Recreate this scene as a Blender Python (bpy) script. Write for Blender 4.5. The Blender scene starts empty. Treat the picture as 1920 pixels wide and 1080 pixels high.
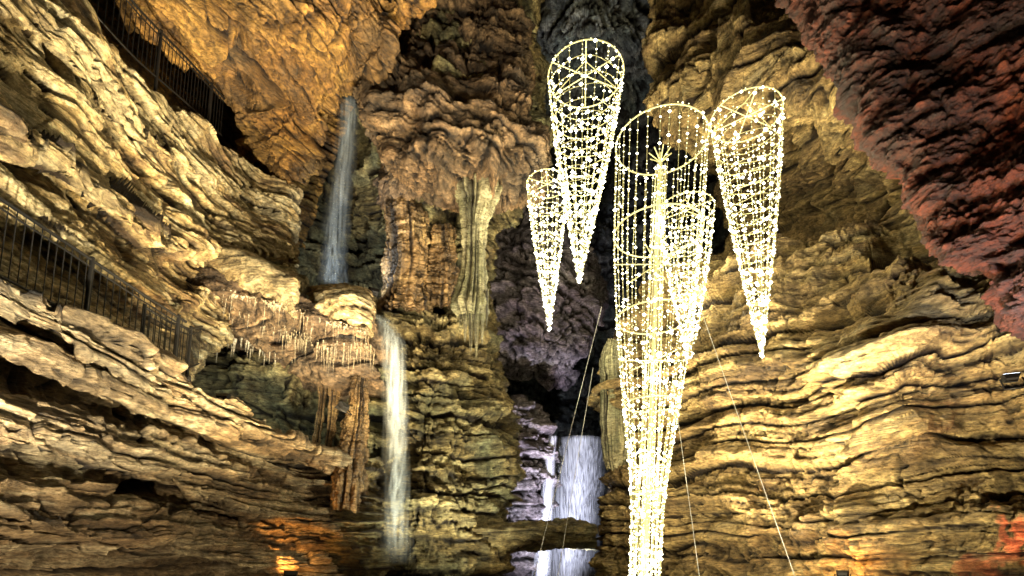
import bpy, math, random
import numpy as np
from mathutils import Vector, Matrix
random.seed(4); np.random.seed(4)
sc=bpy.context.scene
# ---------------- camera
PITCH=math.radians(8); F=1000.0; PX,PY=960.0,920.0
cam_d=bpy.data.cameras.new("camera"); cam=bpy.data.objects.new("camera",cam_d); sc.collection.objects.link(cam)
cam.location=(0,0,1.6); cam.rotation_euler=(math.pi/2+PITCH,0,0)
cam_d.sensor_width=36; cam_d.lens=36*F/1920; cam_d.shift_y=(PY-540)/1920; cam_d.clip_end=500; cam_d.clip_start=.05
sc.camera=cam
C,Sn=math.cos(PITCH),math.sin(PITCH)
def S(x,y,d):      # image pixel x, y and depth along the camera axis -> world metres
    cx=(x-PX)/F; cy=(PY-y)/F
    return np.array([d*cx, d*(C-Sn*cy), 1.6+d*(Sn+C*cy)])
def SY(x,y,Y):
    cy=(PY-y)/F
    return S(x,y,Y/(C-Sn*cy))
# ---------------- world
w=bpy.data.worlds.new("World"); sc.world=w; w.use_nodes=True
nt=w.node_tree; sky=nt.nodes.new("ShaderNodeTexSky"); sky.sky_type='NISHITA'; sky.sun_disc=False
sky.sun_elevation=math.radians(8); sky.sun_rotation=math.radians(200)
bg=nt.nodes["Background"]; nt.links.new(sky.outputs[0],bg.inputs[0]); bg.inputs[1].default_value=0.005
sc.view_settings.view_transform='Standard'; sc.view_settings.look='None'; sc.view_settings.exposure=0
# ---------------- noise
def hsh(i,j,k):
    n=(i.astype(np.int64)*374761393+j.astype(np.int64)*668265263+k.astype(np.int64)*2147483647*3+k.astype(np.int64)*1274126177)&0xffffffff
    n=((n^(n>>13))*1274126177)&0xffffffff
    n=(n^(n>>16))&0xffffffff
    n=((n^(n>>15))*2246822519)&0xffffffff
    return ((n^(n>>13))&0xffffff)/float(0xffffff)*2-1
def vn(x,y,z):
    i=np.floor(x);j=np.floor(y);k=np.floor(z)
    fx=x-i;fy=y-j;fz=z-k
    u=fx*fx*(3-2*fx);v=fy*fy*(3-2*fy);t=fz*fz*(3-2*fz)
    r=0
    for a in(0,1):
        for b in(0,1):
            for c in(0,1):
                r=r+hsh(i+a,j+b,k+c)*(u if a else 1-u)*(v if b else 1-v)*(t if c else 1-t)
    return r
def fbm(x,y,z,o=4,g=.5):
    r=0;a=1
    for q in range(o):
        r=r+a*vn(x+q*17.3,y+q*5.1,z+q*9.7); x=x*2.03;y=y*2.03;z=z*2.03;a*=g
    return r
def sstep(a,b,x):
    t=np.clip((x-a)/(b-a),0,1); return t*t*(3-2*t)
def strata(P,layers,tilt=(0,0),seed=0,warp=.16):
    X,Y,Z=P[...,0],P[...,1],P[...,2]
    zz=Z+tilt[0]*X+tilt[1]*Y+warp*fbm(X*.35+seed,Y*.35,Z*.2,3)+.02*fbm(X*3,Y*3,Z*3,2)
    lat=X*.8+Y*.6
    out=0
    for n,(T,A) in enumerate(layers):
        s=zz/T+.14*vn(X*.6+n*9,Y*.6+seed,Z*.3)+.55*vn(zz*.45/T,zz*0+seed,zz*0+n)
        k=np.floor(s);f=s-k
        L=T*3.2
        wl=lat/L+.5*fbm(X*1.2/L,Y*1.2/L,k*3.3,2)
        mk=.5+fbm(X*.45+n*3,Y*.45+seed,Z*.6,3)
        gr=.3+1.3*np.clip(.5+vn(X*.9+k,Y*.9,Z*.9),0,1)
        def val(k):
            kk=k+n*53+seed*7
            c=np.floor(wl+kk*.377)
            e=wl+kk*.377-c
            c0=hsh(c,kk,kk*0+3); c1=hsh(c+1,kk,kk*0+3)
            cell=c0+(c1-c0)*sstep(.94,1,e)
            return .42*fbm(X*.55/T**.5,Y*.55/T**.5,kk*7.7,3,.6)+.5*cell+.65*hsh(kk,kk*0+1,kk*0)-.35*np.exp(-((e-.96)/.035)**2)*(c1>.1)
        a=val(k);b=val(k+1)
        wgt=sstep(.93,1,f)
        m=np.minimum(f,1-f)
        amp=A*(.6+.65*np.clip(mk,0,1.2))
        out=out+amp*(a*(1-wgt)+b*wgt-gr*.95*np.exp(-(m/.075)**2)+.35*(.5-f))
    return out
# ---------------- materials
def N(nt,t,**k):
    n=nt.nodes.new(t)
    for a,b in k.items(): setattr(n,a,b)
    return n
def rock_mat(name,cols,alt,stain=.5,zs=2.0,bump=1.0,rough=.62,altamt=(.45,.7),strat=1.0,crack=1.0):
    m=bpy.data.materials.new(name); m.use_nodes=True; nt=m.node_tree; L=nt.links.new
    b=nt.nodes["Principled BSDF"]; g=N(nt,"ShaderNodeNewGeometry")
    def mp(s):
        q=N(nt,"ShaderNodeMapping"); q.inputs['Scale'].default_value=s; L(g.outputs['Position'],q.inputs['Vector']); return q.outputs[0]
    def noise(s,sc_,det=6,r=.6,dist=0,out='Fac'):
        q=N(nt,"ShaderNodeTexNoise"); q.inputs['Scale'].default_value=sc_; q.inputs['Detail'].default_value=det
        q.inputs['Roughness'].default_value=r; q.inputs['Distortion'].default_value=dist; L(mp(s),q.inputs['Vector']); return q.outputs[out]
    def ramp(f,st):
        r=N(nt,"ShaderNodeValToRGB"); e=r.color_ramp.elements
        while len(e)<len(st): e.new(.5)
        for i,(p,c) in enumerate(st): e[i].position=p; e[i].color=(c if len(c)==4 else (*c,1))
        L(f,r.inputs[0]); return r.outputs[0]
    def mix(mode,f,a,c):
        q=N(nt,"ShaderNodeMix",data_type='RGBA',blend_type=mode)
        if isinstance(f,(int,float)): q.inputs[0].default_value=f
        else: L(f,q.inputs[0])
        L(a,q.inputs[6])
        if isinstance(c,tuple): q.inputs[7].default_value=(*c,1)
        else: L(c,q.inputs[7])
        return q.outputs[2]
    n1=noise((.45,.45,zs),1.0,6,.7,.3)
    col=ramp(n1,[(.32+.36*i/(len(cols)-1),c) for i,c in enumerate(cols)])
    n2=noise((1,1,1),.45,4,.65,.5)
    am=ramp(n2,[(altamt[0],(0,0,0)),(altamt[1],(1,1,1))])
    col=mix('MIX',am,col,alt)
    n3=noise((2.2,2.2,.35),1.1,4,.65)
    st=ramp(n3,[(.42,(1-stain,)*3),(.58,(1,1,1))])
    col=mix('MULTIPLY',1.0,col,st)
    n4=noise((1,1,3.5),7,4,.75)
    col=mix('MULTIPLY',.9,col,ramp(n4,[(.37,(.30,.26,.21)),(.60,(1.22,1.2,1.14))]))
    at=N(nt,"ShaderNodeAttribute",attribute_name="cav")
    col=mix('MULTIPLY',1.0,col,ramp(at.outputs['Fac'],[(.26,(.09,.065,.045)),(.5,(.88,.88,.88)),(.75,(1.5,1.48,1.42))]))  # crevice shade painted into base colour: hollows darkened, raised rock lightened
    L(col,b.inputs['Base Color']); 
    L(ramp(n4,[(.3,(rough-.2,)*3),(.7,(rough+.15,)*3)]),b.inputs['Roughness'])
    b1=N(nt,"ShaderNodeBump"); b1.inputs['Strength'].default_value=1; b1.inputs['Distance'].default_value=.11*bump
    L(noise((1,1,1.8),4.5,6,.78),b1.inputs['Height'])
    b2=N(nt,"ShaderNodeBump"); b2.inputs['Strength'].default_value=1; b2.inputs['Distance'].default_value=.32*bump*strat+.001
    L(noise((.8,.8,10),1.6,6,.70,.05),b2.inputs['Height']); L(b1.outputs[0],b2.inputs['Normal'])
    last=b2
    if crack>0:
        vo=N(nt,"ShaderNodeTexVoronoi",feature='F1'); vo.inputs['Scale'].default_value=1.0
        q=N(nt,"ShaderNodeMapping"); q.inputs['Scale'].default_value=(2.0,2.0,7.5)
        ad=N(nt,"ShaderNodeVectorMath",operation='MULTIPLY_ADD'); L(noise((1,1,1),2.2,2,.5,0,'Color'),ad.inputs[0]); ad.inputs[1].default_value=(.35,.35,.10); L(g.outputs['Position'],ad.inputs[2])
        L(ad.outputs[0],q.inputs[0]); L(q.outputs[0],vo.inputs['Vector'])
        sp=N(nt,"ShaderNodeSeparateColor"); L(vo.outputs['Color'],sp.inputs[0])
        b3=N(nt,"ShaderNodeBump"); b3.inputs['Strength'].default_value=.8; b3.inputs['Distance'].default_value=.05*crack
        L(sp.outputs[0],b3.inputs['Height']); L(b2.outputs[0],b3.inputs['Normal']); last=b3
    L(last.outputs[0],b.inputs['Normal'])
    return m
OCH=(.56,.41,.19);BRN=(.27,.175,.09);CRM=(.78,.67,.43);DRK=(.07,.05,.03)
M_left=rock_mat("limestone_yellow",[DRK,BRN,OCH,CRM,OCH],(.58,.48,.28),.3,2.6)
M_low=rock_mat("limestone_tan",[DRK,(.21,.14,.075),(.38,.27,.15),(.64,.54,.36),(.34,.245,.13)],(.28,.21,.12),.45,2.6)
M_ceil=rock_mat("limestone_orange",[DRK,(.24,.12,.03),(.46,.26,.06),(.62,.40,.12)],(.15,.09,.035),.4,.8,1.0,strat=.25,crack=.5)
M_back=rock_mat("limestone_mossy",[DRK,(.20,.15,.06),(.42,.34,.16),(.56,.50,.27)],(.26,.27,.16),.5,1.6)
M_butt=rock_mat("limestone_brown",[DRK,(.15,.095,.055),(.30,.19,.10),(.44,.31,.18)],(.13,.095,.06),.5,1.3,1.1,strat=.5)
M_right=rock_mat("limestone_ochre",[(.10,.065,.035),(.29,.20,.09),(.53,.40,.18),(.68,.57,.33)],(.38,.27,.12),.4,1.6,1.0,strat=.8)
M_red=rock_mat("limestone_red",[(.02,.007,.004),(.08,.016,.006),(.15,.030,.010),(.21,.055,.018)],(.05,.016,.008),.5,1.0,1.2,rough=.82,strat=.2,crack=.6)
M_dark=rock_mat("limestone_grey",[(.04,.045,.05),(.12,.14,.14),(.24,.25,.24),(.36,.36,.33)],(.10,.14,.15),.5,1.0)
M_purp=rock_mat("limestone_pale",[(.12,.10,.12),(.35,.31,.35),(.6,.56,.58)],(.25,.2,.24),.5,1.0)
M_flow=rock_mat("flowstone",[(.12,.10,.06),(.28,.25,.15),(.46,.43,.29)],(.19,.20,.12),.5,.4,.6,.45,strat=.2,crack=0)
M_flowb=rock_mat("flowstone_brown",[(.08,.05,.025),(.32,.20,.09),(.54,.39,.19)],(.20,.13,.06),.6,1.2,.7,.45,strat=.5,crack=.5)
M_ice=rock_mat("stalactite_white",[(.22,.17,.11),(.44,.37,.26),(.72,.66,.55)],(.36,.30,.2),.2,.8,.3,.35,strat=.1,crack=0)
def simple(name,col,rough=.5,metal=0,em=None,es=0):
    m=bpy.data.materials.new(name); m.use_nodes=True; b=m.node_tree.nodes["Principled BSDF"]
    nt=m.node_tree; n=N(nt,"ShaderNodeTexNoise"); n.inputs['Scale'].default_value=25
    mx=N(nt,"ShaderNodeMix",data_type='RGBA',blend_type='MULTIPLY'); mx.inputs[0].default_value=.3
    mx.inputs[6].default_value=(*col,1); nt.links.new(n.outputs['Color'],mx.inputs[7]); nt.links.new(mx.outputs[2],b.inputs['Base Color'])
    b.inputs['Roughness'].default_value=rough; b.inputs['Metallic'].default_value=metal
    if em: b.inputs['Emission Color'].default_value=(*em,1); b.inputs['Emission Strength'].default_value=es; m.cycles.emission_sampling='NONE'
    return m
M_iron=simple("black_iron",(.018,.016,.015),.5,.6)
M_bulb=simple("led_bulb",(.8,.8,.6),.4,0,(1,.94,.50),3.2)
M_bulbw=simple("led_bulb_bright",(.8,.8,.7),.4,0,(1,.96,.72),10)
M_wire=simple("string_wire_glow",(.30,.28,.14),.4,0,(1,.84,.26),.36)  # emission stands in for bulb light falling on the wires
M_frame=simple("cone_frame",(.45,.42,.22),.4,0,(1,.86,.30),.40)  # frame is no lamp; its glow imitates light from the bulbs
M_cable=simple("steel_cable",(.5,.5,.48),.4,.5)
# ---------------- mesh helpers
def mesh_obj(name,V,Fc,mat,parent=None,smooth=True,cav=None):
    me=bpy.data.meshes.new(name)
    V=np.asarray(V,dtype=np.float32); Fc=np.asarray(Fc,dtype=np.int32)
    me.vertices.add(len(V)); me.vertices.foreach_set("co",V.ravel())
    k=Fc.shape[1]
    me.loops.add(Fc.size); me.loops.foreach_set("vertex_index",Fc.ravel())
    me.polygons.add(len(Fc)); me.polygons.foreach_set("loop_start",np.arange(0,Fc.size,k,dtype=np.int32))
    me.polygons.foreach_set("loop_total",np.full(len(Fc),k,dtype=np.int32))
    me.update(calc_edges=True); me.validate()
    me.polygons.foreach_set("use_smooth",np.full(len(me.polygons),smooth))
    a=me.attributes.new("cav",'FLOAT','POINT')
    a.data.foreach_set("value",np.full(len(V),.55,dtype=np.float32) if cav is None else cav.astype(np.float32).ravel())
    me.materials.append(mat)
    o=bpy.data.objects.new(name,me); sc.collection.objects.link(o)
    if parent: o.parent=parent
    return o
def gridfaces(nu,nv,wrap=False):
    i=np.arange(nv-1)[:,None]; j=np.arange(nu if wrap else nu-1)[None,:]
    j2=(j+1)%nu
    return np.stack([i*nu+j,i*nu+j2,(i+1)*nu+j2,(i+1)*nu+j],-1).reshape(-1,4)
def crom(c,t):
    n=len(c); i=np.clip(np.floor(t).astype(int),0,n-2); f=(t-i)
    f=f.reshape(f.shape+(1,)*(c.ndim-1))
    p1=c[i];p2=c[i+1];p0=c[np.maximum(i-1,0)];p3=c[np.minimum(i+2,n-1)]
    k=.5
    return p1+ (p2-p0)*k*f + (2*p0-5*p1+4*p2-p3)*k*f*f + (3*p1-p0-3*p2+p3)*k*f**3
def patch(name,ctrl,nu,nv,mat,layers=((.9,.30),(.3,.16),(.1,.06)),lump=(.5,.5),fine=.03,tilt=(0,0),seed=0,ridge=0,warp=.16,mid=0):
    ctrl=np.array(ctrl)
    def par(c,n):
        seg=np.linalg.norm(np.diff(c,axis=0),axis=2).mean(axis=1)**.8
        cum=np.concatenate([[0],np.cumsum(seg)]); return np.interp(np.linspace(0,cum[-1],n),cum,np.arange(len(cum)))
    tv=par(ctrl,nv); A=crom(ctrl,tv)
    B=np.swapaxes(A,0,1); tu=par(np.swapaxes(ctrl,0,1),nu); B=crom(B,tu); P=np.swapaxes(B,0,1)
    du=np.gradient(P,axis=1);dv=np.gradient(P,axis=0)
    nn=np.cross(du,dv); nn/=np.linalg.norm(nn,axis=2,keepdims=True)+1e-9
    for _ in range(12):
        q=nn.copy(); q[1:-1]+=nn[:-2]+nn[2:]; q[:,1:-1]+=nn[:,:-2]+nn[:,2:]; nn=q/(np.linalg.norm(q,axis=2,keepdims=True)+1e-9)
    toc=np.array([0,0,1.6])-P
    if (np.sum(nn*toc,axis=2)>0).mean()<.5: nn=-nn
    X,Y,Z=P[...,0],P[...,1],P[...,2]
    lf,la=lump
    d1=la*fbm(X*lf+seed*3.1,Y*lf,Z*lf*1.2,3,.45)
    if mid:
        q=fbm(X*.8+seed,Y*.8,Z*1.0,3,.45); d1=d1+mid*(.6-np.abs(q)*1.6)
    P2=P+nn*d1[...,None]
    d2=strata(P2,layers,tilt,seed,warp) if layers else 0*X
    if ridge: 
        r=fbm(X*1.1+seed,Y*1.1,Z*.9,5,.55); d2=d2-ridge*np.exp(-(r/.12)**2)+ridge*.5*(1-np.abs(fbm(X*.8,Y*.8+seed,Z*.8,4)))
        r=fbm(X*2.7+seed,Y*2.7,Z*2.3,4,.55); d2=d2-ridge*.35*np.exp(-(r/.12)**2)
    d3=fine*fbm(X*3.5,Y*3.5,Z*7+seed,4,.6)
    dd=d2+d3
    P3=P2+nn*dd[...,None]
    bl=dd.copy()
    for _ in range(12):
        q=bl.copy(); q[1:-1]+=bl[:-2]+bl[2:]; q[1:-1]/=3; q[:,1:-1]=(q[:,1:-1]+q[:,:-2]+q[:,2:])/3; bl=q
    cv=np.clip(.55+(dd-bl)/.16*.48,0,1)  # relief against its blurred copy, drives the painted crevice shade
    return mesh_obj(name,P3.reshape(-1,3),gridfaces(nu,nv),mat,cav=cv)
off=lambda p,v: np.asarray(p)+np.array(v)
def wr(p,dist,side=0):   # continue the rock back into the hill, away from the chamber
    v=np.asarray(p)-np.array([0,0,1.6]); d=v/np.linalg.norm(v)
    return np.asarray(p)+d*dist+np.array([d[1],-d[0],0])*side
# ---------------- back wall
rowsY=[-120,40,150,250,350,450,550,650,750,860,970,1160]
edge=[995,985,988,1012,995,915,905,930,955,962,945,940]
dep=[[20,20,20,20,20,19,18,18,18,19],
[20,20,20,20,20.5,20,17.8,17.2,17.6,19],
[20,20,20,22,23.5,20.5,16.6,16,16.6,18.5],
[20,20,21,23,24,20.5,16.2,15.6,16.2,18],
[19,19,21,23,24,20.5,17.6,17.5,18,19],
[18,18,20,22.5,23.5,21.5,19,19,19,19.6],
[18.0,18.0,18.5,20.5,20.5,20,18.2,18.3,18.6,19],
[16.8,16.6,16.6,17.0,17,16.6,16.2,16.3,17,18.4],
[16.6,16.2,16.0,16.6,16.4,16.4,15.8,16.2,17,18.2],
[16,16,16,16,16.2,16.2,15.5,16,16.6,18],
[15.6,15.6,15.6,15.6,15.8,15.8,15.3,15.6,16,17.2],
[15,15,15,15,15,15,15,15,15.4,16.6]]
ctrl=[]
for y,e,dr in zip(rowsY,edge,dep):
    xs=[320,430,520,600,660,715]+[715+(e-715)*f for f in(.28,.55,.8,1)]
    r=[S(x,y,d) for x,d in zip(xs,dr)]; r.append(wr(r[-1],5,-.6)); ctrl.append(r)
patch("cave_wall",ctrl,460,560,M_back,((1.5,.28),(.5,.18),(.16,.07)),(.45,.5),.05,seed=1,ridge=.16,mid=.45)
# brown buttress (upper centre)
ctrl=[]
for y,xl,xr,dd in [(-120,745,1000,17),(30,740,980,16.6),(120,725,980,15.8),(190,715,990,15.2),(250,718,1010,15.0),(300,722,1008,15.3),(345,735,990,16.2),(372,760,950,17.8)]:
    xs=[xl+(xr-xl)*f for f in(0,.2,.5,.8,1)]
    r=[S(x,y,dd+b) for x,b in zip(xs,(1.0,.2,0,.2,1.0))]
    r=[wr(r[0],4,.5)]+r+[wr(r[-1],4,-.5)]; ctrl.append(r)
patch("rock_buttress",ctrl,320,320,M_butt,((1.2,.22),(.45,.16),(.15,.06)),(.6,.5),.05,seed=5,ridge=.2,tilt=(.25,0),mid=.4,warp=.3)
# ---------------- gorge behind
ctrl=[[S(x,y,d) for x,d in zip((820,900,980,1040,1100,1160,1240,1330,1450),dr)] for y,dr in
 [(-150,[26,26,27,25,24,25,28,28,26]),(0,[26,27,29,25,24,25,29,28,26]),(80,[27,29,32,26,25,26,30,29,26]),(130,[28,30,34,30,29,31,33,31,26]),(260,[30,33,35,35,36,36,36,33,28]),
  (400,[30,33,35,36,37,38,37,34,28]),(560,[30,33,35,37,38,38,37,34,28]),(760,[30,33,35,37,38,38,36,33,28]),(960,[30,32,34,36,37,37,35,32,28]),(1160,[30,31,33,34,35,35,34,31,28])]]
patch("gorge_wall",ctrl,280,320,M_dark,((1.6,.3),(.5,.15)),(.3,.9),.1,seed=9,ridge=.3)
# hanging pale shelf in the gorge
ctrl=[]
for y,xr,d in[(340,1040,26),(430,1065,25.5),(500,1095,25),(560,1118,24.6),(620,1108,24.4),(660,1095,24.6),(685,1062,25.6)]:
    xs=[880+(xr-880)*f for f in(0,.3,.6,.85,1)]
    r=[S(x,y+(max(0,y-560)*.1*(f-1)),d+b) for f,x,b in zip((0,.3,.6,.85,1),xs,(1,.5,0,0,1))]; r.append(wr(r[-1],4,-.5)); ctrl.append(r)
ctrl.append([off(p,(0,3,.3)) for p in ctrl[-1]])
patch("hanging_rock",ctrl,180,200,M_purp,((1.1,.12),(.4,.06)),(.35,.7),.06,seed=12,ridge=.22,tilt=(.6,0),mid=.3)
# pale rocks low in the gorge
ctrl=[]
for y,xr in[(765,975),(790,1000),(830,1035),(890,1030),(940,1018),(1000,1008),(1160,1000)]:
    xs=[880+(xr-880)*f for f in(0,.35,.7,1)]
    r=[S(x,y,d) for x,d in zip(xs,(23.5,23,23,24))]; r.append(wr(r[-1],3,-.4)); ctrl.append(r)
ctrl=[[off(p,(0,3,.2)) for p in ctrl[0]]]+ctrl
patch("pale_boulder",ctrl,160,240,M_purp,((1.4,.3),(.5,.14),(.15,.05)),(.7,.4),.08,seed=14,ridge=.25,mid=.5)
# ---------------- right wall
ry=[-120,0,70,130,190,240,300,370,435,485,530,650,760,870,960,1050,1160]
rl=[1238,1232,1238,1235,1238,1300,1335,1355,1382,1350,1215,1150,1145,1145,1125,1118,1112]
dl=[19,19,18.6,18.2,18.2,19,19.8,20.3,20.3,19,18.4,18,18,18,17.2,17,16.8]
dr_=[10.5,10.5,10.5,10.5,10.5,10.3,10.2,10,9.8,9.5,9.3,9,8.8,8.6,8.3,8.2,8.2]
mod=[0,-.4,-1.0,-1.4,-1.0,.0,.9,1.3,1.1,.0,-.2,-.2,-.1,-.1,.0,.3,.3]
ctrl=[]
for y,x0,a,b,m in zip(ry,rl,dl,dr_,mod):
    r=[]
    for f,mm in zip((0,.1,.25,.42,.6,.8,1),(.3,.6,1,.7,.4,.3,.2)):
        x=x0+(2010-x0)*f; d=1/((1-f)/a+f/b)+m*mm
        if f==.6 and 350<y<800: d-=.9        # rib of broken rock under the ceiling edge
        if f==.42 and 650<y<1000: d+=.5
        r.append(S(x,y,d))
    r=[wr(r[0],5,.8)]+r; ctrl.append(r)
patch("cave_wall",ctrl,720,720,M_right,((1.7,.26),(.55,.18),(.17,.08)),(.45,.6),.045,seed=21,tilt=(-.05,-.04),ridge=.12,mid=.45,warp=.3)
# ---------------- red ceiling upper right
Bp=[(1440,-60,10.5),(1535,95,10),(1610,210,9.6),(1655,300,9.3),(1725,385,9),(1748,465,8.6),(1840,515,8.2),(1880,590,7.8),(1935,650,7.4),(2030,720,7)]
Ep=[(1480,-200),(1760,-200),(2000,-200),(2120,-100),(2160,30),(2180,150),(2180,250),(2180,380),(2180,520),(2200,650)]
ctrl=[]
for (x,y,d),(ex,ey) in zip(Bp,Ep):
    r=[]
    for f,dm in((0,0),(.12,-.35),(.35,-.7),(.65,-1.2),(1,-1.8)):
        r.append(S(x+(ex-x)*f,y+(ey-y)*f,d+dm))
    r=[off(wr(r[0],3.0,.4),(0,0,.3)),off(wr(r[0],.8,.05),(0,0,.05))]+r; ctrl.append(r)
patch("cave_ceiling",ctrl,440,440,M_red,((.8,.02),(.25,.01)),(1.1,.18),.10,seed=31,ridge=.07,mid=.12)
# ---------------- orange ceiling upper left
Lp=[(60,-160,10),(170,-20,11),(300,90,12.8),(425,175,15),(450,290,16.2),(515,345,17)]
Rp=[(800,-140,14),(745,30,14.2),(718,95,14.6),(640,165,15.6),(592,250,16.2),(556,338,17)]
ctrl=[]
for a,b in zip(Lp,Rp):
    r=[]
    for f,dm in((0,.2),(.25,-.5),(.5,-.8),(.75,-.7),(.93,-.3),(1,0)):
        r.append(S(a[0]+(b[0]-a[0])*f,a[1]+(b[1]-a[1])*f,a[2]+(b[2]-a[2])*f+dm))
    r.append(off(wr(r[-1],4.5,-.8),(0,0,.3))); ctrl.append(r)
patch("cave_ceiling",ctrl,440,400,M_ceil,((1.8,.22),(.6,.12),(.2,.04)),(.45,.5),.05,seed=41,ridge=.16,tilt=(.9,-.3),mid=.35)
# rock behind the upper gallery
ctrl=[]
for t,dd in((0,3.2),(.3,3.0),(.6,2.4),(.85,2.0),(1,2.2)):
    ctrl.append([S(a[0]+(120*(1-t)-160*t)*.5,a[1]-160+400*t,a[2]+dd) for a in((-40,-120,8.5),(90,-60,9.5),(200,20,11),(310,110,12.6),(420,190,14.6),(520,300,16.8),(600,360,18))])
patch("cave_wall",ctrl,300,200,M_ceil,((.8,.2),(.27,.14),(.09,.06)),(.5,.3),.05,seed=45)
# ---------------- left wall, upper gallery face
xs=[-140,0,120,250,330,410,480,552]
tops=[-230,-130,-40,125,192,266,312,362]
bots=[500,570,620,680,715,640,600,580]
ds=[7.0,7.8,8.9,10.6,12,14,15.5,16.6]
prof=[(0,.1),(.10,-.1),(.20,-.45),(.25,-.1),(.36,-.1),(.45,-.6),(.54,-1.05),(.575,.3),(.63,.5),(.68,-.15),(.76,-.3),(.80,.5),(1,.6)]
ctrl=[]
for t,dm in prof:
    r=[S(x,a+(b-a)*t,d+dm*(1 if i<7 else .3)) for i,(x,a,b,d) in enumerate(zip(xs,tops,bots,ds))]
    r.append(wr(r[-1],4.5,-.8)); ctrl.append(r)
ctrl=[[off(p,(-2.5,1.0,.05)) for p in ctrl[0]]]+ctrl+[[wr(p,2.5) for p in ctrl[-1]]]
patch("cave_wall",ctrl,540,720,M_left,((.85,.16),(.30,.18),(.11,.10)),(.5,.2),.03,seed=51,warp=.06)
# ---------------- left wall, lower tier
xs=[-140,0,120,250,345,430,500,570,640]
tops=[470,537,594,664,712,752,792,832,862]
ds=[5.8,6.6,7.5,8.9,10.2,11.4,12.6,13.6,14.6]
prof=[(0,.1),(.06,-.25),(.10,.25),(.2,.15),(.27,.5),(.31,-.15),(.42,-.5),(.46,-.4),(.49,.5),(.57,.2),(.64,-.4),(.74,-.6),(.78,.2),(.83,.6),(1,.8)]
ctrl=[]
for t,dm in prof:
    r=[S(x,a+(1165-a)*t,d+dm*(1 if i<7 else .6)) for i,(x,a,d) in enumerate(zip(xs,tops,ds))]
    r.append(wr(r[-1],3.5,-.5)); ctrl.append(r)
ctrl=[[off(p,(-2.2,.8,.0)) for p in ctrl[0]]]+ctrl
patch("cave_wall",ctrl,560,720,M_low,((.65,.18),(.24,.20),(.09,.095)),(.6,.16),.03,seed=61,warp=.06)
# ---------------- ledge with stalactites
up=[(335,505,13.6),(430,535,13.4),(540,562,13.4),(620,590,13.3),(690,612,13.5)]
lo=[(350,580,14.8),(430,625,14.9),(530,672,14.9),(620,700,14.6),(695,690,14.2)]
ctrl=[]
ctrl.append([off(S(*a),(-.1,3,.1)) for a in up])
ctrl.append([off(S(*a),(0,.2,.25)) for a in up])
ctrl.append([S(*a) for a in up])
ctrl.append([S(a[0],a[1]+18,a[2]) for a in up])
for f in(.45,.8,1): ctrl.append([S(a[0]*(1-f)+b[0]*f,a[1]*(1-f)+b[1]*f,a[2]*(1-f)+b[2]*f) for a,b in zip(up,lo)])
ctrl.append([off(S(*b),(0,2.5,-.1)) for b in lo])
ctrl=[r+[wr(r[-1],1,.05),wr(r[-1],4,-.3)] for r in ctrl]
patch("rock_ledge",ctrl,300,150,M_butt,((.3,.12),(.1,.06)),(.8,.2),.05,seed=71)
# smooth shelf + spout rock
ctrl=[]
for dy,dd in((-22,3),(-22,.2),(0,-.1),(26,0),(52,.5),(60,2)):
    ctrl.append([S(x,y+dy,d+dd) for x,y,d in((330,455,13.6),(400,475,13.4),(470,500,13.2),(530,530,13.2),(560,545,13.5),(570,550,16))])
patch("rock_ledge",ctrl,160,80,M_left,((.5,.06),(.15,.03)),(.6,.15),.03,seed=72)
ctrl=[]
for dy,dd in((-8,2.5),(0,.3),(22,-.1),(48,0),(66,.5),(70,2)):
    ctrl.append([S(x,y+dy,d+dd) for x,y,d in((575,548,14.5),(600,540,13.5),(645,538,13.2),(685,552,13.4),(698,565,14.2),(700,570,17))])
patch("rock_ledge",ctrl,120,80,M_left,((.45,.1),(.15,.06)),(.8,.12),.04,seed=73)
# lower bridge rock in gorge mouth
ctrl=[]
for dy,dd in((0,3),(4,.3),(14,0),(30,.1),(44,.6),(48,3)):
    ctrl.append([S(x,y+dy,d+dd) for x,y,d in((870,985,15.6),(930,985,15.6),(990,982,15.8),(1050,978,16.2),(1120,980,16.8))])
patch("rock_bridge",ctrl,200,90,M_back,((.4,.12),(.13,.06)),(.8,.12),.05,seed=75)
# lower-centre pedestal
ctrl=[]
for y,x0,x1,d in((868,640,700,15),(900,640,710,14.8),(980,560,700,14.6),(1030,560,720,14.6),(1160,560,730,14.6)):
    ctrl.append([wr(S(x0,y,d),2,.2),S(x0,y,d),S((x0+x1)/2,y,d-.4),S(x1,y,d),wr(S(x1,y,d),2,-.2)])
patch("rock_pedestal",ctrl,160,220,M_back,((.7,.2),(.25,.16),(.1,.07)),(.6,.2),.05,seed=77,ridge=.1)
# ---------------- ground
gx,gy=np.meshgrid(np.linspace(-60,60,240),np.linspace(-30,110,240))
gz=.25*fbm(gx*.3,gy*.3,gx*0,4)-.1
gz=np.minimum(gz,.35)
mesh_obj("ground",np.stack([gx,gy,gz],-1).reshape(-1,3),gridfaces(240,240),M_back)
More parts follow.
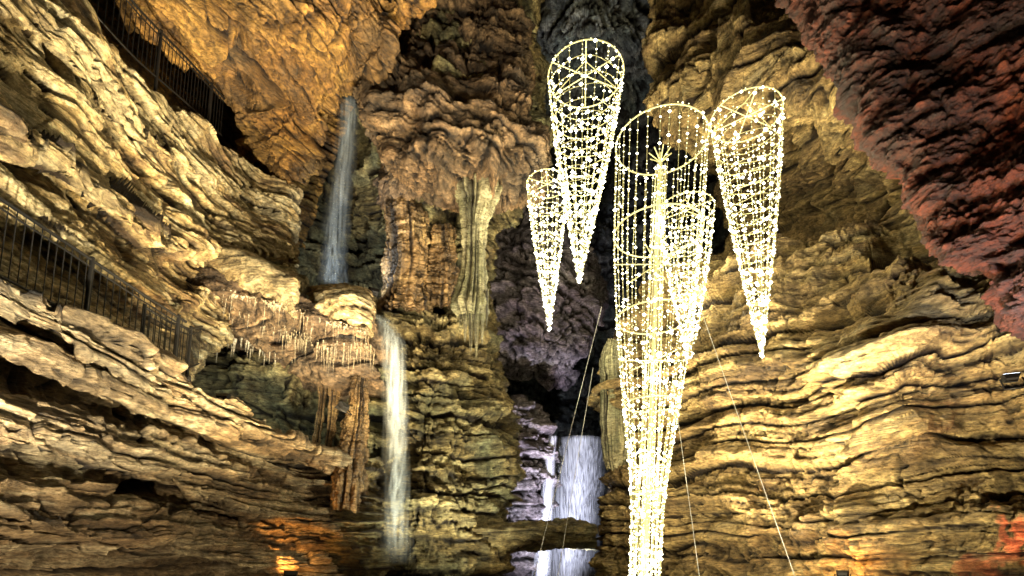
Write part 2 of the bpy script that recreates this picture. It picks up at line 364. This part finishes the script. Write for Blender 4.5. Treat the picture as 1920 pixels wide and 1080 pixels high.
# ---------------- fluted formations
def fluted(name,sections,flutes,mat,amp=.18,nv=200,nu=180,seed=0,rough=.03):
    pts=np.array([SY(x,y,Y) for x,y,Y,h in sections]); rad=np.array([[h/1000*Y*1.02] for x,y,Y,h in sections])
    t=np.linspace(0,len(sections)-1,nv); c=crom(pts,t); r=np.maximum(crom(rad,t),.01)[:,0]
    th=np.linspace(0,2*math.pi,nu,endpoint=False)[None,:]
    zz=c[:,2][:,None]
    ang=th+.2*vn(zz*.7+seed,th*0,th*0)
    cx_,sx_=np.cos(ang)*flutes/5,np.sin(ang)*flutes/5
    fl=vn(cx_*1.6+seed,sx_*1.6,zz*.3)+.5*vn(cx_*3.5,sx_*3.5+seed,zz*.5)
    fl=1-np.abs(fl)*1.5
    P=np.stack([c[:,0][:,None]+r[:,None]*np.cos(th),c[:,1][:,None]+r[:,None]*np.sin(th),zz+0*th],-1)
    st=strata(P,((.5,.5),(.16,.35)),seed=seed)
    rg=fbm(P[...,0]*5,P[...,1]*5,P[...,2]*3,4,.6)
    R=r[:,None]*(.9+amp*fl+.14*vn(th*0+zz*1.5,cx_,sx_))+rough*(st+rg)
    P=np.stack([c[:,0][:,None]+R*np.cos(th),c[:,1][:,None]+R*np.sin(th)*.8,zz+.08*vn(cx_*2,sx_*2,zz*2)],-1)
    cv=np.clip(.3+.45*fl+.1*st,0,1)  # grooves low, ribs high: same shade painted into the colour
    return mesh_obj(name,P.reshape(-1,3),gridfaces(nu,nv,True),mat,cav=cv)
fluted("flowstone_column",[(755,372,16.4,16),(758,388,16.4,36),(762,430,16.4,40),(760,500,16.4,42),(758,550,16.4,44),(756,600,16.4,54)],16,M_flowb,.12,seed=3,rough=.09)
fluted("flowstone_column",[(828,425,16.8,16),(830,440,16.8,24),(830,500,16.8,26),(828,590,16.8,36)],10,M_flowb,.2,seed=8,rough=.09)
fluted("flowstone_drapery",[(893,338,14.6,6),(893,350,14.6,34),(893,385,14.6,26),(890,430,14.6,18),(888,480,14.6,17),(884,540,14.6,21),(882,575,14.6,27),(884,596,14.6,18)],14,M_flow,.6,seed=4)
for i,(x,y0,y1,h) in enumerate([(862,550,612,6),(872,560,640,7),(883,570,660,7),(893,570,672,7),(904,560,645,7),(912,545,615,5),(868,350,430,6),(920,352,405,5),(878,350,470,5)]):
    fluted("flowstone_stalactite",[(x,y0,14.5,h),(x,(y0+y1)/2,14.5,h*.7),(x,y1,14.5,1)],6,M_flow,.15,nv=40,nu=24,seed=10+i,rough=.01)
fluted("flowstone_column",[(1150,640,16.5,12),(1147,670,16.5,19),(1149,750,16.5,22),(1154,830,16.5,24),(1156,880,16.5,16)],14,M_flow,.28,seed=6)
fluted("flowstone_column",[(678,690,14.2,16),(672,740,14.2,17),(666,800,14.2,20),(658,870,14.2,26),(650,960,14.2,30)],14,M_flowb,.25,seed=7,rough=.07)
fluted("flowstone_column",[(628,690,14.8,12),(626,740,14.8,9),(622,800,14.8,7),(612,850,14.8,6)],10,M_flowb,.3,seed=17)
fluted("flowstone_column",[(606,695,15.2,8),(604,750,15.2,6),(598,800,15.2,6),(590,850,15.2,7)],10,M_flowb,.3,seed=19)
# ---------------- icicle-like stalactites
def icicles(name,pts,mat):
    V=[];Fc=[]
    for p,l,r in pts:
        n=6; rings=[(0,1.6),(.2,.8),(.6,.5),(1,.08)]
        b=len(V); ph=random.random()*6; lx=random.uniform(-.03,.03)
        for f,rr in rings:
            for k in range(n):
                a=ph+k*2*math.pi/n; q=r*rr*random.uniform(.7,1.25)
                V.append((p[0]+q*math.cos(a)+lx*f,p[1]+q*math.sin(a),p[2]+.05-l*f))
        for i in range(3):
            for k in range(n): Fc.append((b+i*n+k,b+i*n+(k+1)%n,b+(i+1)*n+(k+1)%n,b+(i+1)*n+k))
    return mesh_obj(name,V,Fc,mat)
pts=[]
def along(poly,n,l,r,jit=.12):
    poly=[np.array(p) for p in poly]
    for i in range(n):
        t=random.random()*(len(poly)-1); t=min(len(poly)-1.001,max(0,t+.2*math.sin(t*9)))
        k=int(t); f=t-k; p=poly[k]*(1-f)+poly[k+1]*f
        ll=l*(.12+.88*random.random()**2.6)
        pts.append((p+np.array([random.uniform(-jit,jit),random.uniform(-jit,jit),random.uniform(-.04,.08)]),ll,r*(.6+.7*ll/l)))
mid=[S(a[0]*.85+b[0]*.15,a[1]*.85+b[1]*.15+4,a[2]*.85+b[2]*.15-.15) for a,b in zip(up,lo)]
low=[S(a[0]*.35+b[0]*.65,a[1]*.35+b[1]*.65-6,a[2]*.35+b[2]*.65-.2) for a,b in zip(up,lo)]
along(mid,110,.65,.012,.12); along(mid,260,.15,.02,.08); along(low,80,.5,.013,.3); along(low[2:],150,.7,.013,.3)
icicles("stalactite_cluster",pts,M_ice)
pts=[]
along([S(420,640,15.2),S(500,655,15.5),S(590,690,15.3)],60,.7,.025,.3)
icicles("stalactite_cluster",pts,M_ice)
# ---------------- generic tube / bars
def tubes(name,lines,mat,parent=None,n=5):
    V=[];Fc=[]
    for P_,r,cl in lines:
        P_=[Vector(p) for p in P_]; m=len(P_); b=len(V)
        for i in range(m):
            if cl: t=P_[(i+1)%m]-P_[i-1]
            else: t=P_[min(i+1,m-1)]-P_[max(i-1,0)]
            t.normalize(); a=Vector((0,0,1)) if abs(t.z)<.8 else Vector((1,0,0))
            u=t.cross(a).normalized(); v=t.cross(u)
            for k in range(n):
                an=2*math.pi*k/n; V.append(P_[i]+u*(r*math.cos(an))+v*(r*math.sin(an)))
        for i in range(m if cl else m-1):
            j=(i+1)%m
            for k in range(n): Fc.append((b+i*n+k,b+i*n+(k+1)%n,b+j*n+(k+1)%n,b+j*n+k))
    return mesh_obj(name,[tuple(v) for v in V],Fc,mat,parent)
def empty(name,loc=(0,0,0)):
    e=bpy.data.objects.new(name,None); e.location=(0,0,0); sc.collection.objects.link(e); return e
def railing(base,h=1.1,sp=.13,post=1.9):
    e=empty("metal_railing")
    base=[Vector(b) for b in base]; L=[0]
    for a,b in zip(base,base[1:]): L.append(L[-1]+(b-a).length)
    def at(s):
        for i in range(len(base)-1):
            if s<=L[i+1] or i==len(base)-2:
                return base[i].lerp(base[i+1],(s-L[i])/(L[i+1]-L[i]))
    bars=[];s=0
    while s<=L[-1]:
        p=at(s); bars.append(([p+Vector((0,0,.1)),p+Vector((0,0,h))],.010,False)); s+=sp
    tubes("bars",bars,M_iron,e,4)
    n=max(2,int(L[-1]/.5)); pl=[at(L[-1]*i/n) for i in range(n+1)]
    tubes("rails",[([p+Vector((0,0,z)) for p in pl],r,False) for z,r in((h,.026),(.1,.018),(h-.12,.015))],M_iron,e,6)
    ps=[];s=0
    while s<=L[-1]+.01:
        p=at(min(s,L[-1])); ps.append(([p-Vector((0,0,.3)),p+Vector((0,0,h+.05))],.034,False)); s+=post
    tubes("posts",ps,M_iron,e,6)
    return e
railing([S(-80,492,6.35),S(0,532,6.9),S(120,592,7.9),S(250,660,9.2),S(340,705,10.3)])
railing([S(262,668,9.7),S(300,690,10.0),S(345,702,10.6),S(372,690,11.6)],.95,.11,1.2)
railing([S(120,-30,9.3),S(205,68,10.0),S(260,125,10.8),S(335,188,12.2),S(415,260,14.2)],1.2,.14,2.2)
# ---------------- string light cones
ICO=[Vector(v).normalized() for v in[(0,0,1),(1,0,0),(0,1,0),(-1,0,0),(0,-1,0),(0,0,-1)]]
OF=[(0,1,2),(0,2,3),(0,3,4),(0,4,1),(5,2,1),(5,3,2),(5,4,3),(5,1,4)]
def bulbs(name,pts,r,par):
    for nm,mat,sizes,sel in((name,M_bulb,(.7,.8,.9,1,1.2,1.4),lambda i:i%4!=0),(name+"_bright",M_bulbw,(1.3,1.7,2.2,2.7),lambda i:i%4==0)):
        V=[];Fc=[]
        for i,p in enumerate(pts):
            if not sel(i): continue
            b=len(V); q=r*random.choice(sizes)
            for v in ICO: V.append(tuple(p+v*q))
            Fc+= [(b+i_,b+j,b+k) for i_,j,k in OF]
        mesh_obj(nm,V,Fc,mat,par)
def lamp_in(par,p,power):
    ld=bpy.data.lights.new("string_lights",'POINT'); ld.energy=power; ld.color=(1,.88,.55); ld.shadow_soft_size=.35
    o=bpy.data.objects.new("string_lights",ld); sc.collection.objects.link(o); o.location=p; o.parent=par
def cone(top,tip,R,rings,strings,perstr,prof,br=.02,cross=True,ringb=True,framew=.014,pw=180,jit=0):
    e=empty("string_light_cone")
    top=Vector(top);tip=Vector(tip)
    ax=tip-top
    def pt(f,a): 
        c=top+ax*f; r=R*prof(f); return c+Vector((r*math.cos(a),r*math.sin(a),0))
    wires=[];frame=[];bl=[]
    M=40
    for i in range(rings):
        f=(i/(rings))**.92*.985
        ph=[random.random()*6 for _ in range(3)]
        circ2=[pt(f+ (0 if i==0 or rings<8 else .006*math.sin(2*2*math.pi*k/M+ph[0])+.004*math.sin(5*2*math.pi*k/M+ph[1])),2*math.pi*k/M) for k in range(M)]
        (frame if i in(0,) or (rings<8) else wires).append((circ2,framew if (i==0 or rings<8) else .0075,True))
        if ringb or i==0:
            n=max(4,int(2*math.pi*R*prof(f)/.12))
            for k in range(n):
                if random.random()<.93: bl.append(pt(f+random.uniform(-.006,.006),2*math.pi*(k+random.uniform(-.35,.35))/n))
    for s in range(strings):
        a=2*math.pi*(s+random.uniform(-.2,.2))/strings; tw=random.uniform(-.15,.15)
        wires.append(([pt(f,a+tw*f) for f in np.linspace(0,1,20)],.0055,False))
        for i in range(perstr):
            f=(i+random.uniform(.1,.9))/perstr
            if random.random()<.92: bl.append(pt(f,a+tw*f))
    for i in range(160):
        f=random.random()**.6; bl.append(pt(f,random.random()*6.3))
    if cross:
        for k in range(3):
            a=k*math.pi/3+.4; frame.append(([pt(0,a),top+Vector((0,0,.0)),pt(0,a+math.pi)],.012,False))
            for q in range(5): bl.append(pt(0,a).lerp(pt(0,a+math.pi),(q+.5)/5))
        for k in range(3):
            a=k*2*math.pi/3+.4; frame.append(([pt(0,a),top+Vector((0,0,.35))],.009,False))
    tubes("wires",wires,M_wire,e,4); tubes("frame",frame,M_frame,e,6); bulbs("bulbs",bl,br,e)
    tubes("hanging_cable",[([top+Vector((0,0,.3)),top+Vector((0,0,9))],.004,False)],M_iron,e,4)
    for f in(.2,.55): lamp_in(e,top+ax*f,pw)
    return e
pr=lambda f: max(.03,(1-f)**.9*(1+.10*math.sin(f*3.1)))
cone(SY(1098,142,9.8),SY(1086,530,9.8),.78,18,18,46,pr,br=.016)
cone(SY(1399,218,10.4),SY(1429,670,10.4),.73,21,16,48,pr,br=.016)
cone(SY(1026,345,14.6),SY(1030,620,14.6),.62,16,13,32,pr,br=.020)
cone(SY(1285,395,14.2),SY(1295,692,14.2),.80,16,15,34,pr,br=.020)
# main cone
prm=lambda f: float(np.interp(f,(0,.25,.44,.61,.76,.85,1),(1,.93,.78,.58,.38,.31,.29)))
mt,mb=SY(1240,267,12),SY(1208,1110,11.8)
m=cone(mt,mb,1.12,5,30,74,prm,br=.016,cross=False,ringb=False,framew=.018,pw=250)
mt=Vector(mt);mb=Vector(mb)
fr=[];bl=[]
hub=mt.lerp(mb,.05)
fr.append(([hub+Vector((0,0,.25)),mb],.04,False))
for k in range(8):
    a=k*math.pi/4; 
    fr.append(([hub,hub+Vector((.28*math.cos(a),.28*math.sin(a),.25))],.014,False))
    fr.append(([hub+Vector((.12*math.cos(a),.12*math.sin(a),-.1)),mb+Vector((.25*math.cos(a),.25*math.sin(a),0))],.009,False))
    for i in range(80):
        f=1-(1-(i+random.random())/80)**1.5
        p=hub.lerp(mb,f); bl.append(p+Vector(((.12+.13*f)*math.cos(a),(.12+.13*f)*math.sin(a),0)))
for i in range(500):
    f=.4+.6*random.random(); a=random.random()*6.3; r=1.12*prm(f); p=mt.lerp(mb,f); bl.append(p+Vector((r*math.cos(a),r*math.sin(a),0)))
for q in (.3,.52,.75):
    c=mt.lerp(mb,q); r=1.12*prm(q)
    for k in range(3):
        a=k*math.pi/3; fr.append(([c+Vector((r*math.cos(a),r*math.sin(a),0)),c-Vector((r*math.cos(a),r*math.sin(a),0))],.012,False))
tubes("central_mast",fr,M_frame,m,6); bulbs("mast_bulbs",bl,.015,m)
for f in(.75,.93): lamp_in(m,mt.lerp(mb,f),250)
# guy wires
for a,b in [((1128,575,12.2),(1000,1085,10)),((1262,720,12),(1312,1085,10.5)),((1312,575,12.2),(1492,1085,10)),((1112,690,13),(1045,1085,12))]:
    tubes("guy_wire",[([SY(*a),SY(*b)],.006,False)],M_cable,None,4)
# ---------------- waterfalls
def water_mat(name,dens,tint=(.85,.93,.97)):
    m=bpy.data.materials.new(name); m.use_nodes=True; nt=m.node_tree; L=nt.links.new
    b=nt.nodes["Principled BSDF"]; b.inputs['Base Color'].default_value=(*tint,1); b.inputs['Roughness'].default_value=.35
    g=N(nt,"ShaderNodeNewGeometry"); mp=N(nt,"ShaderNodeMapping"); mp.inputs['Scale'].default_value=(14,14,.5); L(g.outputs['Position'],mp.inputs[0])
    n=N(nt,"ShaderNodeTexNoise"); n.inputs['Scale'].default_value=1; n.inputs['Detail'].default_value=5; L(mp.outputs[0],n.inputs['Vector'])
    at=N(nt,"ShaderNodeAttribute",attribute_name="cav")
    r=N(nt,"ShaderNodeMapRange"); r.inputs[1].default_value=.35; r.inputs[2].default_value=.68; r.inputs[3].default_value=.1; r.inputs[4].default_value=1.2; L(n.outputs['Fac'],r.inputs[0])
    mu=N(nt,"ShaderNodeMath",operation='MULTIPLY'); L(r.outputs[0],mu.inputs[0]); L(at.outputs['Fac'],mu.inputs[1])
    m2=N(nt,"ShaderNodeMath",operation='MULTIPLY',use_clamp=True); L(mu.outputs[0],m2.inputs[0]); m2.inputs[1].default_value=dens
    L(m2.outputs[0],b.inputs['Alpha'])
    return m
def waterfall(name,path,mat,layers=3,fade=1.2,nu=24,nv=120,tail=.6,te=1.3):
    e=empty(name)
    for l in range(layers):
        pts=np.array([S(x,y,d) for x,y,d,h in path]); hw=np.array([[h/1000*d] for x,y,d,h in path])
        t=np.linspace(0,len(path)-1,nv); c=crom(pts,t); r=crom(hw,t)[:,0]*(1-.25*l)
        u=np.linspace(-1,1,nu)[None,:]
        X=c[:,0][:,None]+u*r[:,None]+.04*vn(c[:,2][:,None]*1.5+l*5,u*2,u*0)
        Y=c[:,1][:,None]-(1-u**2)*r[:,None]*.5+l*.05+.05*vn(u*3+l,c[:,2][:,None]*.8,u*0)
        Z=c[:,2][:,None]+0*u
        a=(1-np.abs(u))**.8*fade*(1-tail*np.linspace(0,1,nv)[:,None]**te)*np.clip(np.linspace(0,1,nv)[:,None]*14+.3,0,1)
        mesh_obj("water_sheet",np.stack([X,Y,Z],-1).reshape(-1,3),gridfaces(nu,nv),mat,e,cav=a)
    return e
W1=water_mat("water_thin",.19);W2=water_mat("water",.28,(.80,.88,.92));W3=water_mat("water_lilac",.75,(.86,.88,.95))
waterfall("waterfall",[(655,185,19.5,22),(650,260,19.3,24),(638,350,19.0,28),(626,440,18.7,32),(616,535,18.2,38)],W1,tail=.3)
waterfall("waterfall",[(700,590,14.6,14),(722,606,14.2,20),(735,650,13.9,26),(741,740,13.8,27),(741,840,13.8,28),(738,940,13.8,32),(735,1010,13.8,40),(735,1060,13.8,46)],W2,tail=1.0,te=1.6)
waterfall("waterfall",[(1088,822,27,48),(1084,900,27,52),(1074,980,27,54),(1062,1160,27,58)],W3,2,tail=.2)
waterfall("waterfall",[(1036,818,23.6,9),(1030,880,23.3,12),(1024,960,23,14),(1014,1080,23,18)],W3,2,tail=.2)
# ---------------- lamps (show-cave floodlights)
M_glow_o=simple("amber_lens",(.8,.4,.1),.3,0,(1,.38,.06),14)
M_glow_w=simple("white_lens",(.8,.85,.95),.3,0,(.75,.85,1),14)
M_glow_y=simple("warm_lens",(.8,.7,.5),.3,0,(1,.8,.5),3)
def flood(pos,target,col,power,ang=100,blend=.9,size=.06,lens=None,scale=1):
    e=empty("floodlight")
    pos=Vector(pos);tg=Vector(target); d=(tg-pos).normalized()
    q=d.to_track_quat('-Z','Y').to_matrix().to_4x4()
    M4=Matrix.Translation(pos)@q
    w_,h_,dp=.17*scale,.11*scale,.07*scale
    def box(nm,x,y,z0,z1,mat,taper=1.0):
        vs=[(sx*x*(taper if z==z1 else 1),sy*y*(taper if z==z1 else 1),z) for z in(z0,z1) for sx,sy in((-1,-1),(1,-1),(1,1),(-1,1))]
        V=[tuple(M4@Vector(v)) for v in vs]
        mesh_obj(nm,V,[(0,1,2,3),(4,5,6,7),(0,1,5,4),(1,2,6,5),(2,3,7,6),(3,0,4,7)],mat,e,False)
    box("housing",w_,h_,.03,.03+dp*1.6,M_iron,.7)
    box("lens",w_*.88,h_*.85,.018,.028,lens or M_glow_y)
    tubes("yoke",[([M4@Vector((w_+.02,0,.06)),M4@Vector((w_+.02,0,.25)),M4@Vector((-w_-.02,0,.25)),M4@Vector((-w_-.02,0,.06))],.012,False)],M_iron,e)
    ld=bpy.data.lights.new("beam",'SPOT'); ld.energy=power; ld.color=col; ld.spot_size=math.radians(ang); ld.spot_blend=blend; ld.shadow_soft_size=size
    lo_=bpy.data.objects.new("beam",ld); sc.collection.objects.link(lo_); lo_.matrix_world=M4@Matrix.Translation((0,0,-.03)); lo_.parent=e
    return e
WARM=(1,.82,.55); NEU=(1,.90,.66); YEL=(1,.87,.56)
flood((-3.2,3.4,.5),S(300,170,11),NEU,10500,74)
flood((-1.5,7.5,.4),S(470,330,14),YEL,7000,70)
flood((-2.9,6.2,.4),S(230,800,8.5),WARM,950,130)
flood((-2.5,10,.4),S(560,60,14),(1,.76,.38),9500,75)
flood((-.5,10.5,.4),S(830,220,15),(1,.84,.62),7500,65)
flood((-.6,12.2,.4),S(830,700,16),(1,.94,.66),4600,100)
flood(S(700,545,16.2),S(650,330,21),(.85,.95,1),900,100)
flood(S(420,745,13.0),S(500,690,16.0),(.92,1,.85),300,140)
flood(S(640,760,12.6),S(520,600,13.6),(1,.92,.75),350,120)
flood((3.4,8.2,.4),S(1450,560,14),YEL,4600,105)
flood((5.0,4.5,.4),S(1700,560,10),YEL,3200,100)
flood((4.2,11,.4),S(1480,230,14),(1,.84,.50),10000,80)
flood((3.0,5,.4),S(1800,200,7.5),(1,.50,.30),1100,80)
flood(S(1893,704,6.9),S(1760,450,9.0),(.85,.9,1),600,120,lens=M_glow_w,scale=.55)
flood((1.5,18.5,.7),S(1060,880,26),(.80,.82,1),6000,90)
flood((1.9,19.5,.8),S(1060,600,25),(.84,.70,1),2400,50)
flood(S(1090,420,23),S(1100,40,25),(.85,.92,1),1900,80)
flood((8.6,7.8,1.8),S(1925,985,8.5),(1,.08,.05),160,120)
flood(S(545,1074,12.4),S(545,960,14.0),(1,.45,.10),220,130,lens=M_glow_o,scale=.9)
flood(S(1580,1074,9.8),S(1580,980,11.8),(1,.45,.10),200,130,lens=M_glow_o,scale=.6)
